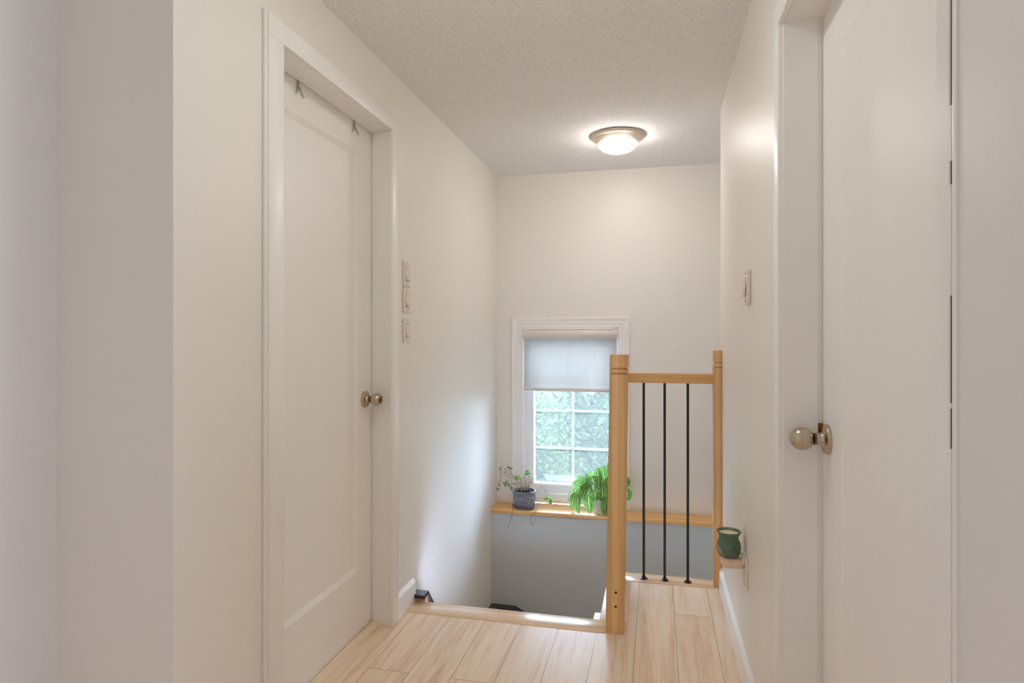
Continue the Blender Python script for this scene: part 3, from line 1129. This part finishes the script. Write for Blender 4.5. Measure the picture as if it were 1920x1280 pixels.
# outlet and wax warmer
t = thing('wall_outlet', 'white outlet plate low on the right wall behind the green wax warmer', 'outlet', (R, 2.275, 0.385))
b = MB()
b.box(R - 0.0065, R - 0.0003, 2.240, 2.314, 0.326, 0.440, 0.0025, 2)
b.build('cover_plate', M['plastic'], t)
b = MB()
b.box(R - 0.0085, R - 0.006, 2.258, 2.296, 0.336, 0.372, 0.004, 2)
b.build('socket', M['plastic'], t)
b = MB()
b.lathe([(0.0028, 0), (0.0028, 0.0012), (0.0018, 0.0016)], (R - 0.0062, 2.277, 0.383), (-1, 0, 0), 14)
b.build('screw', M['screw'], t)

WXC, WYC = 0.249, 2.30
t = thing('wax_warmer', 'dark green ceramic wax warmer plugged into the wall outlet', 'wax warmer', (WXC, WYC, 0.37))
b = MB()
b.lathe([(0.026, 0.4220), (0.031, 0.4247), (0.037, 0.4328), (0.0408, 0.4453), (0.0415, 0.4570), (0.0395, 0.4695), (0.0355, 0.4803), (0.0325, 0.4883), (0.0330, 0.4946), (0.0375, 0.5036), (0.0412, 0.5090), (0.0416, 0.5117), (0.0400, 0.5130), (0.0375, 0.5108), (0.0325, 0.5027), (0.030, 0.4991)], (WXC, WYC, 0), (0, 0, 1), 56)
pot = b.build('ceramic_pot', M['wax_pot'], t, angle=60)
b = MB()
b.lathe([(0.0, 0.5045), (0.0328, 0.5045), (0.0328, 0.5015)], (WXC, WYC, 0), (0, 0, 1), 40)
b.build('wax', M['wax'], t)
b = MB()
for k in range(5):
    pts = []
    a0 = radians(196 + k * 7)
    for i in range(9):
        zz = 0.469 - k * 0.0032 - i * 0.0038
        rr = 0.0423 if zz > 0.446 else 0.0423 - (0.446 - zz) * 0.27
        if zz > 0.460:
            rr = 0.0415
        a = a0 + radians(16) * sin(i / 8 * pi * 0.5)
        pts.append((WXC + rr * cos(a), WYC + rr * sin(a), zz))
    b.tube(pts, 0.0009, 0.0007, 6)
b.build('incised_lines', M['wax_line'], pot)
b = MB()
b.lathe([(0.0032, 0), (0.0030, 0.0012)], (WXC + 0.0412 * cos(radians(-72)), WYC + 0.0412 * sin(radians(-72)), 0.463), (cos(radians(-72)), sin(radians(-72)), 0.1), 16)
b.build('vent_hole', M['hole'], pot)
b = MB()
b.lathe([(0.020, 0.387), (0.026, 0.392), (0.029, 0.405), (0.028, 0.422)], (WXC, WYC, 0), (0, 0, 1), 36)
b.box(WXC - 0.006, R - 0.0066, WYC - 0.026, WYC + 0.016, 0.388, 0.421, 0.007, 3)
b.build('plug_base', M['plug_plastic'], t, angle=50)
b = MB()
b.box(R - 0.014, R - 0.0066, WYC - 0.036, WYC + 0.010, 0.408, 0.438, 0.003, 2)
b.build('switch_wheel', M['plastic'], t)

# nail left in the back wall
b = MB()
b.lathe([(0.0012, 0), (0.0012, 0.008), (0.003, 0.0082), (0.003, 0.0095)], (0.148, YB, 1.09), (0, -1, 0.2), 12)
tag(b.build('nail', M['nickel_dark'], origin=(0.148, YB, 1.09)), 'small dark nail stuck in the back wall above the railing', 'nail')

# ------------------------------------------------------------------ left plant
PX, PY, PZ = -0.857, 4.063, 0.0465
t = thing('potted_plant', 'sparse twiggy plant in an embossed blue-grey pot on the ledge', 'plant', (PX, PY, PZ))
b = MB()
b.lathe([(0.0525, 0.0005), (0.0630, 0.002), (0.0745, 0.012), (0.0777, 0.017), (0.0735, 0.0165), (0.0609, 0.008), (0.0473, 0.0065)], (PX, PY, PZ), (0, 0, 1), 48)
b.build('saucer', M['pot'], t, angle=60)
b = MB()
b.lathe([(0.0525, 0.0068), (0.0609, 0.012), (0.0698, 0.030), (0.0740, 0.055), (0.0748, 0.078), (0.0740, 0.092), (0.0772, 0.095), (0.0782, 0.112), (0.0772, 0.118), (0.0709, 0.118), (0.0688, 0.110), (0.0677, 0.095)], (PX, PY, PZ), (0, 0, 1), 56)
b.build('pot', M['pot'], t, angle=50)
b = MB()
rs = []
b.lathe([(0.0, 0.108), (0.0210, 0.106), (0.0420, 0.107), (0.0672, 0.101), (0.0680, 0.096)], (PX, PY, PZ), (0, 0, 1), 40)
rnd = random.Random(3)
for v in b.bm.verts:
    v.co.z += rnd.uniform(-0.004, 0.007) if (v.co.xy - Vector((PX, PY))).length < 0.06 else 0
b.build('soil', M['soil'], t, angle=20)
STEMS = [[(-0.858, 0.160), (-0.887, 0.229), (-0.934, 0.252), (-0.978, 0.289), (-1.012, 0.32), (-1.019, 0.337)], [(-1.012, 0.32), (-1.019, 0.276), (-1.023, 0.233), (-1.034, 0.178)], [(-1.012, 0.295), (-1.023, 0.204), (-1.041, 0.149)],
         [(-0.858, 0.160), (-0.868, 0.237), (-0.898, 0.243), (-0.96, 0.229)], [(-0.85, 0.160), (-0.832, 0.232), (-0.828, 0.282)], [(-0.847, 0.16), (-0.858, 0.245), (-0.872, 0.259)],
         [(-0.847, 0.16), (-0.815, 0.231), (-0.796, 0.234), (-0.753, 0.208), (-0.717, 0.161), (-0.695, 0.105)], [(-0.868, 0.16), (-0.92, 0.21), (-0.949, 0.179), (-0.934, 0.148)],
         [(-0.854, 0.16), (-0.912, 0.232), (-0.986, 0.26), (-0.993, 0.303), (-0.971, 0.311)], [(-0.887, 0.229), (-0.942, 0.209), (-0.986, 0.206)], [(-0.854, 0.16), (-0.876, 0.219), (-0.92, 0.253)],
         [(-0.85, 0.16), (-0.81, 0.216), (-0.796, 0.206)], [(-0.92, 0.253), (-0.949, 0.301), (-0.953, 0.312)], [(-0.854, 0.16), (-0.898, 0.2), (-0.96, 0.186)], [(-0.847, 0.16), (-0.868, 0.266)],
         [(-0.843, 0.16), (-0.818, 0.258)], [(-0.934, 0.252), (-0.978, 0.268), (-1.004, 0.266)],
         [(-0.86, 0.16), (-0.90, 0.19), (-0.925, 0.225), (-0.945, 0.222)], [(-0.85, 0.16), (-0.87, 0.21), (-0.91, 0.232), (-0.93, 0.262)], [(-0.978, 0.289), (-1.0, 0.262), (-1.016, 0.25), (-1.028, 0.205)],
         [(-0.96, 0.186), (-0.985, 0.215), (-1.005, 0.21)], [(-0.84, 0.16), (-0.822, 0.2), (-0.806, 0.222)], [(-0.875, 0.16), (-0.905, 0.17), (-0.94, 0.2)]]


def smooth_path(p, n=5):
    """Catmull-Rom through the points"""
    p = [Vector(a) for a in p]
    q = [p[0] * 2 - p[1]] + p + [p[-1] * 2 - p[-2]]
    out = []
    for i in range(1, len(q) - 2):
        for k in range(n):
            u = k / n
            a, b_, c, d = q[i - 1], q[i], q[i + 1], q[i + 2]
            out.append(0.5 * ((2 * b_) + (c - a) * u + (2 * a - 5 * b_ + 4 * c - d) * u * u + (3 * b_ - a - 3 * c + d) * u ** 3))
    out.append(p[-1])
    return out


b = MB()
rnd = random.Random(11)
for si, s in enumerate(STEMS):
    y = PY + rnd.uniform(-0.03, 0.035)
    dy = rnd.uniform(-0.02, 0.02)
    p3 = [(x, y + dy * i / len(s), z) for i, (x, z) in enumerate(s)]
    pth = smooth_path(p3)
    for v in pth[1:-1]:
        v += Vector((rnd.uniform(-1, 1), rnd.uniform(-1, 1), rnd.uniform(-1, 1))) * 0.0022
    b.tube(pth, 0.0024 if len(s) > 3 else 0.0018, 0.0009, 6)
b.build('stems', M['stem'], t)
# trailing roots over the ledge
for p in ([(-0.905, 3.992, 0.158), (-0.915, 3.982, 0.11), (-0.918, 3.979, 0.07), (-0.923, 3.978, 0.018), (-0.934, 3.978, -0.025), (-0.956, 3.978, -0.072)],
          [(-0.805, 3.994, 0.163), (-0.772, 3.980, 0.15), (-0.757, 3.979, 0.098), (-0.766, 3.978, 0.045), (-0.794, 3.978, 0.019), (-0.801, 3.978, -0.02), (-0.787, 3.976, -0.029)]):
    b = MB()
    b.tube(smooth_path(p), 0.0014, 0.0008, 6)
    e = Vector(p[-1])
    if e.z > -0.05:
        for k in range(7):
            b.tube([e, e + Vector((rnd.uniform(-0.012, 0.012), rnd.uniform(-0.002, 0.001), rnd.uniform(-0.012, 0.006)))], 0.0013, 0.0007, 5)
    b.build('trailing_root', M['root'], t)
b = MB()
CL = [(-0.964, 0.308), (-0.949, 0.308), (-0.832, 0.286), (-0.825, 0.275), (-0.839, 0.275), (-0.898, 0.25), (-0.99, 0.206), (-0.978, 0.196), (-0.949, 0.179), (-0.695, 0.126), (-0.684, 0.106), (-0.677, 0.096), (-0.702, 0.115), (-0.978, 0.21), (-0.942, 0.172), (-0.958, 0.19), (-0.905, 0.246), (-0.882, 0.25), (-1.02, 0.30), (-1.03, 0.19), (-1.036, 0.165), (-0.69, 0.09), (-0.673, 0.110), (-0.836, 0.292)]
for x, z in CL:
    for k in range(3):
        a = rnd.uniform(0, 2 * pi)
        d = Vector((cos(a), rnd.uniform(-0.5, 0.3), sin(a) * 0.9 + 0.1)).normalized()
        c = Vector((x, PY - 0.01 + rnd.uniform(-0.015, 0.015), z))
        b.leaf(c, c + d * rnd.uniform(0.011, 0.018), rnd.uniform(0.009, 0.014), (rnd.uniform(-0.4, 0.4), -1, rnd.uniform(0, 0.8)), 0.1, 0.2, 4, 2)
b.build('leaves', M['clover'], t)

# ------------------------------------------------------------------ prayer plant
QX, QY = -0.338, 4.065
t = thing('potted_plant', 'bushy prayer plant with patterned leaves in a pale pot on the ledge', 'plant', (QX, QY, PZ))
b = MB()
b.lathe([(0.046, 0.0), (0.050, 0.002), (0.064, 0.110), (0.067, 0.116), (0.066, 0.120), (0.060, 0.120), (0.057, 0.108)], (QX, QY, PZ), (0, 0, 1), 48)
b.build('pot', M['white_pot'], t, angle=50)
b = MB()
b.lathe([(0.0, 0.105), (0.03, 0.108), (0.0575, 0.104), (0.0575, 0.098)], (QX, QY, PZ), (0, 0, 1), 32)
b.build('soil', M['soil'], t)
LV = [((-0.424, 4.0, 0.178), (-0.414, 4.0, 0.055)), ((-0.325, 3.99, 0.156), (-0.318, 3.99, 0.054)), ((-0.416, 4.02, 0.287), (-0.413, 4.02, 0.17)), ((-0.449, 4.04, 0.285), (-0.453, 4.04, 0.198)),
      ((-0.381, 4.01, 0.206), (-0.378, 4.01, 0.137)), ((-0.332, 4.0, 0.228), (-0.336, 4.0, 0.132)), ((-0.478, 3.99, 0.191), (-0.485, 3.99, 0.05)), ((-0.368, 4.06, 0.236), (-0.365, 4.06, 0.34)),
      ((-0.325, 4.07, 0.25), (-0.342, 4.07, 0.353)), ((-0.469, 4.06, 0.251), (-0.536, 4.06, 0.216)), ((-0.201, 4.06, 0.29), (-0.177, 4.06, 0.219)), ((-0.187, 4.04, 0.223), (-0.176, 4.04, 0.138)),
      ((-0.376, 4.03, 0.263), (-0.321, 4.03, 0.214)), ((-0.503, 4.05, 0.207), (-0.534, 4.05, 0.128)), ((-0.515, 4.04, 0.177), (-0.529, 4.04, 0.055)), ((-0.435, 4.0, 0.215), (-0.462, 4.0, 0.135)),
      ((-0.398, 4.08, 0.268), (-0.454, 4.08, 0.3)), ((-0.304, 4.07, 0.282), (-0.249, 4.07, 0.344)), ((-0.264, 3.99, 0.278), (-0.258, 3.99, 0.16)), ((-0.231, 4.0, 0.284), (-0.211, 4.0, 0.177)),
      ((-0.298, 3.985, 0.227), (-0.281, 3.985, 0.092)), ((-0.346, 4.08, 0.271), (-0.408, 4.08, 0.254)), ((-0.48, 4.09, 0.269), (-0.504, 4.09, 0.243)), ((-0.289, 4.1, 0.287), (-0.306, 4.1, 0.363)),
      ((-0.419, 4.01, 0.248), (-0.477, 4.01, 0.2)), ((-0.36, 4.03, 0.295), (-0.352, 4.0, 0.205)), ((-0.30, 4.02, 0.29), (-0.292, 3.99, 0.20)), ((-0.44, 4.03, 0.235), (-0.50, 4.02, 0.155))]
WID = [0.062, 0.056, 0.055, 0.048, 0.060, 0.055, 0.055, 0.056, 0.052, 0.045, 0.05, 0.055, 0.05, 0.045, 0.05, 0.045, 0.045, 0.05, 0.06, 0.06, 0.06, 0.05, 0.045, 0.05, 0.05, 0.055, 0.055, 0.05]
b = MB()
bs = MB()
rnd = random.Random(5)
for i, (p, q) in enumerate(LV):
    p, q = Vector(p), Vector(q)
    up = q.z > p.z
    nrm = (rnd.uniform(-0.55, 0.55) + (-0.5 if i in (6, 13, 14) else 0), -1.0, 0.1 if not up else 0.35)
    b.leaf(p, q, WID[i] * 1.12, nrm, 0.10 if not up else 0.06, 0.18, 10, 6)
    root = Vector((QX + rnd.uniform(-0.03, 0.03), QY + rnd.uniform(-0.02, 0.02), PZ + 0.104))
    mid = (root + p) * 0.5 + Vector((0, 0.005, 0.05))
    bs.tube(smooth_path([root, mid, p], 5), 0.0022, 0.0016, 6)
b.build('foliage', M['maranta'], t, angle=180)
bs.build('stalks', M['stem_green'], t)

# ------------------------------------------------------------------ outdoors
b = MB()
b.box(-30, 30, 4.36, 60, -1.3, -1.0)
struct(b.build('ground_outside', M['grass']), 'lawn outside the window')
b = MB()
b.box(-8, L - 0.12, 4.25, 4.35, -1.0, 3.2)
b.box(1.1, 8, 4.25, 4.35, -1.0, 3.2)
struct(b.build('wall_outside', M['siding']))

M['fol_a'] = mat_foliage('pale_green_leaves', rgb(22, 38, 20), rgb(112, 134, 64))
M['fol_b'] = mat_foliage('mid_green_leaves', rgb(16, 28, 16), rgb(82, 102, 48))
M['fol_c'] = mat_foliage('dark_green_leaves', rgb(24, 36, 22), rgb(58, 78, 42))


def tree(x, y, h, rx, ry, zc, rz, nleaf, size, mat, label, seed):
    rn = random.Random(seed)
    t = thing('leafy_tree', label, 'tree', (x, y, -1.0), 'trees outside the window')
    b = MB()
    b.tube([(x, y, -1.0), (x + 0.05, y, -0.3), (x - 0.03, y + 0.05, 0.6), (x, y, zc + rz * 0.5)], 0.07, 0.025, 8)
    tips = []
    for k in range(12):
        a = rn.uniform(0, 2 * pi)
        z0 = rn.uniform(-0.4, zc)
        e = Vector((x + rx * 0.8 * cos(a), y + ry * 0.8 * sin(a), z0 + rn.uniform(0.3, 1.0)))
        m_ = Vector((x, y, z0)) * 0.5 + e * 0.5 + Vector((0, 0, 0.12))
        b.tube(smooth_path([(x, y, z0), m_, e], 4), 0.02, 0.006, 5)
        tips.append(e)
    b.build('trunk', M['bark'], t)
    if y < 7.5:
        b = MB()
        for k in range(9):
            p0 = Vector((x + rn.uniform(-0.25, 0.35), y - ry - 0.12, zc + rn.uniform(0.1, 0.5)))
            p1 = p0 + Vector((rn.uniform(-0.35, 0.35), rn.uniform(-0.05, 0.1), rn.uniform(0.2, 0.55)))
            p2 = p1 + Vector((rn.uniform(-0.15, 0.15), 0, rn.uniform(0.05, 0.25)))
            b.tube(smooth_path([p0, p1, p2], 4), 0.0032, 0.0016, 5)
        b.build('twigs', M['twig'], t)
    clumps = []
    for k in range(70):
        u = rn.uniform(-1, 1)
        a = rn.uniform(0, 2 * pi)
        rr = rn.uniform(0.5, 1.0)
        q = math.sqrt(1 - u * u) * rr
        clumps.append(Vector((x + rx * q * cos(a), y + ry * q * sin(a), zc + rz * u * rr)))
    vs, fs = [], []
    for k in range(nleaf):
        c = clumps[int(rn.random() * len(clumps))]
        p = c + Vector([max(-.3, min(.3, rn.gauss(0, 0.13))) for _ in range(3)])
        d = Vector((rn.uniform(-1, 1), rn.uniform(-1, 0.4), rn.uniform(-1.1, 0.3))).normalized()
        n = Vector((rn.uniform(-0.7, 0.7), -0.6 + rn.uniform(-0.5, 0.5), rn.uniform(0.1, 1.0)))
        n = (n - d * n.dot(d)).normalized()
        sd = d.cross(n)
        ln = size * rn.uniform(0.6, 1.4)
        w = ln * rn.uniform(0.26, 0.40)
        i0 = len(vs)
        vs += [p, p + d * ln * 0.3 + sd * w - n * w * 0.3, p + d * ln * 0.72 + sd * w * 0.75 - n * w * 0.3, p + d * ln - n * w * 0.3,
               p + d * ln * 0.72 - sd * w * 0.75 - n * w * 0.3, p + d * ln * 0.3 - sd * w - n * w * 0.3]
        fs += [(i0, i0 + 1, i0 + 2, i0 + 3), (i0, i0 + 3, i0 + 4, i0 + 5)]
    me = bpy.data.meshes.new('foliage')
    o0 = Vector(WORLD[t.name])
    me.from_pydata([v - o0 for v in vs], [], fs)
    me.materials.append(mat)
    fo = bpy.data.objects.new('foliage', me)
    COL.objects.link(fo)
    fo.parent = t
    return t


tree(-1.45, 7.4, 2, 0.34, 0.6, -0.35, 0.95, 13000, 0.046, M['fol_a'], 'bright leafy shrub seen through the lower left panes', 1)
tree(-0.14, 7.7, 2, 0.34, 0.6, 0.1, 1.0, 12000, 0.046, M['fol_b'], 'leafy shrub seen through the right panes by the post', 2)
tree(-3.45, 10.2, 3, 0.85, 0.7, 0.6, 1.9, 8000, 0.08, M['fol_c'], 'dark tree standing furthest left beyond the window', 5)
tree(-1.35, 10.2, 3, 0.85, 0.8, 0.4, 1.9, 20000, 0.058, M['fol_b'], 'taller tree behind the bright left shrub', 3)
tree(0.75, 10.2, 3, 0.85, 0.7, 0.5, 1.9, 7000, 0.08, M['fol_b'], 'green tree standing furthest right beyond the window', 6)
tree(-3.3, 14.0, 3, 1.2, 1.0, 0.7, 2.6, 12000, 0.12, M['fol_c'], 'big dark tree furthest away, left half of the window', 7)
tree(-0.3, 14.0, 3, 1.2, 1.0, 0.7, 2.6, 12000, 0.12, M['fol_c'], 'big dark tree furthest away, right half of the window', 8)
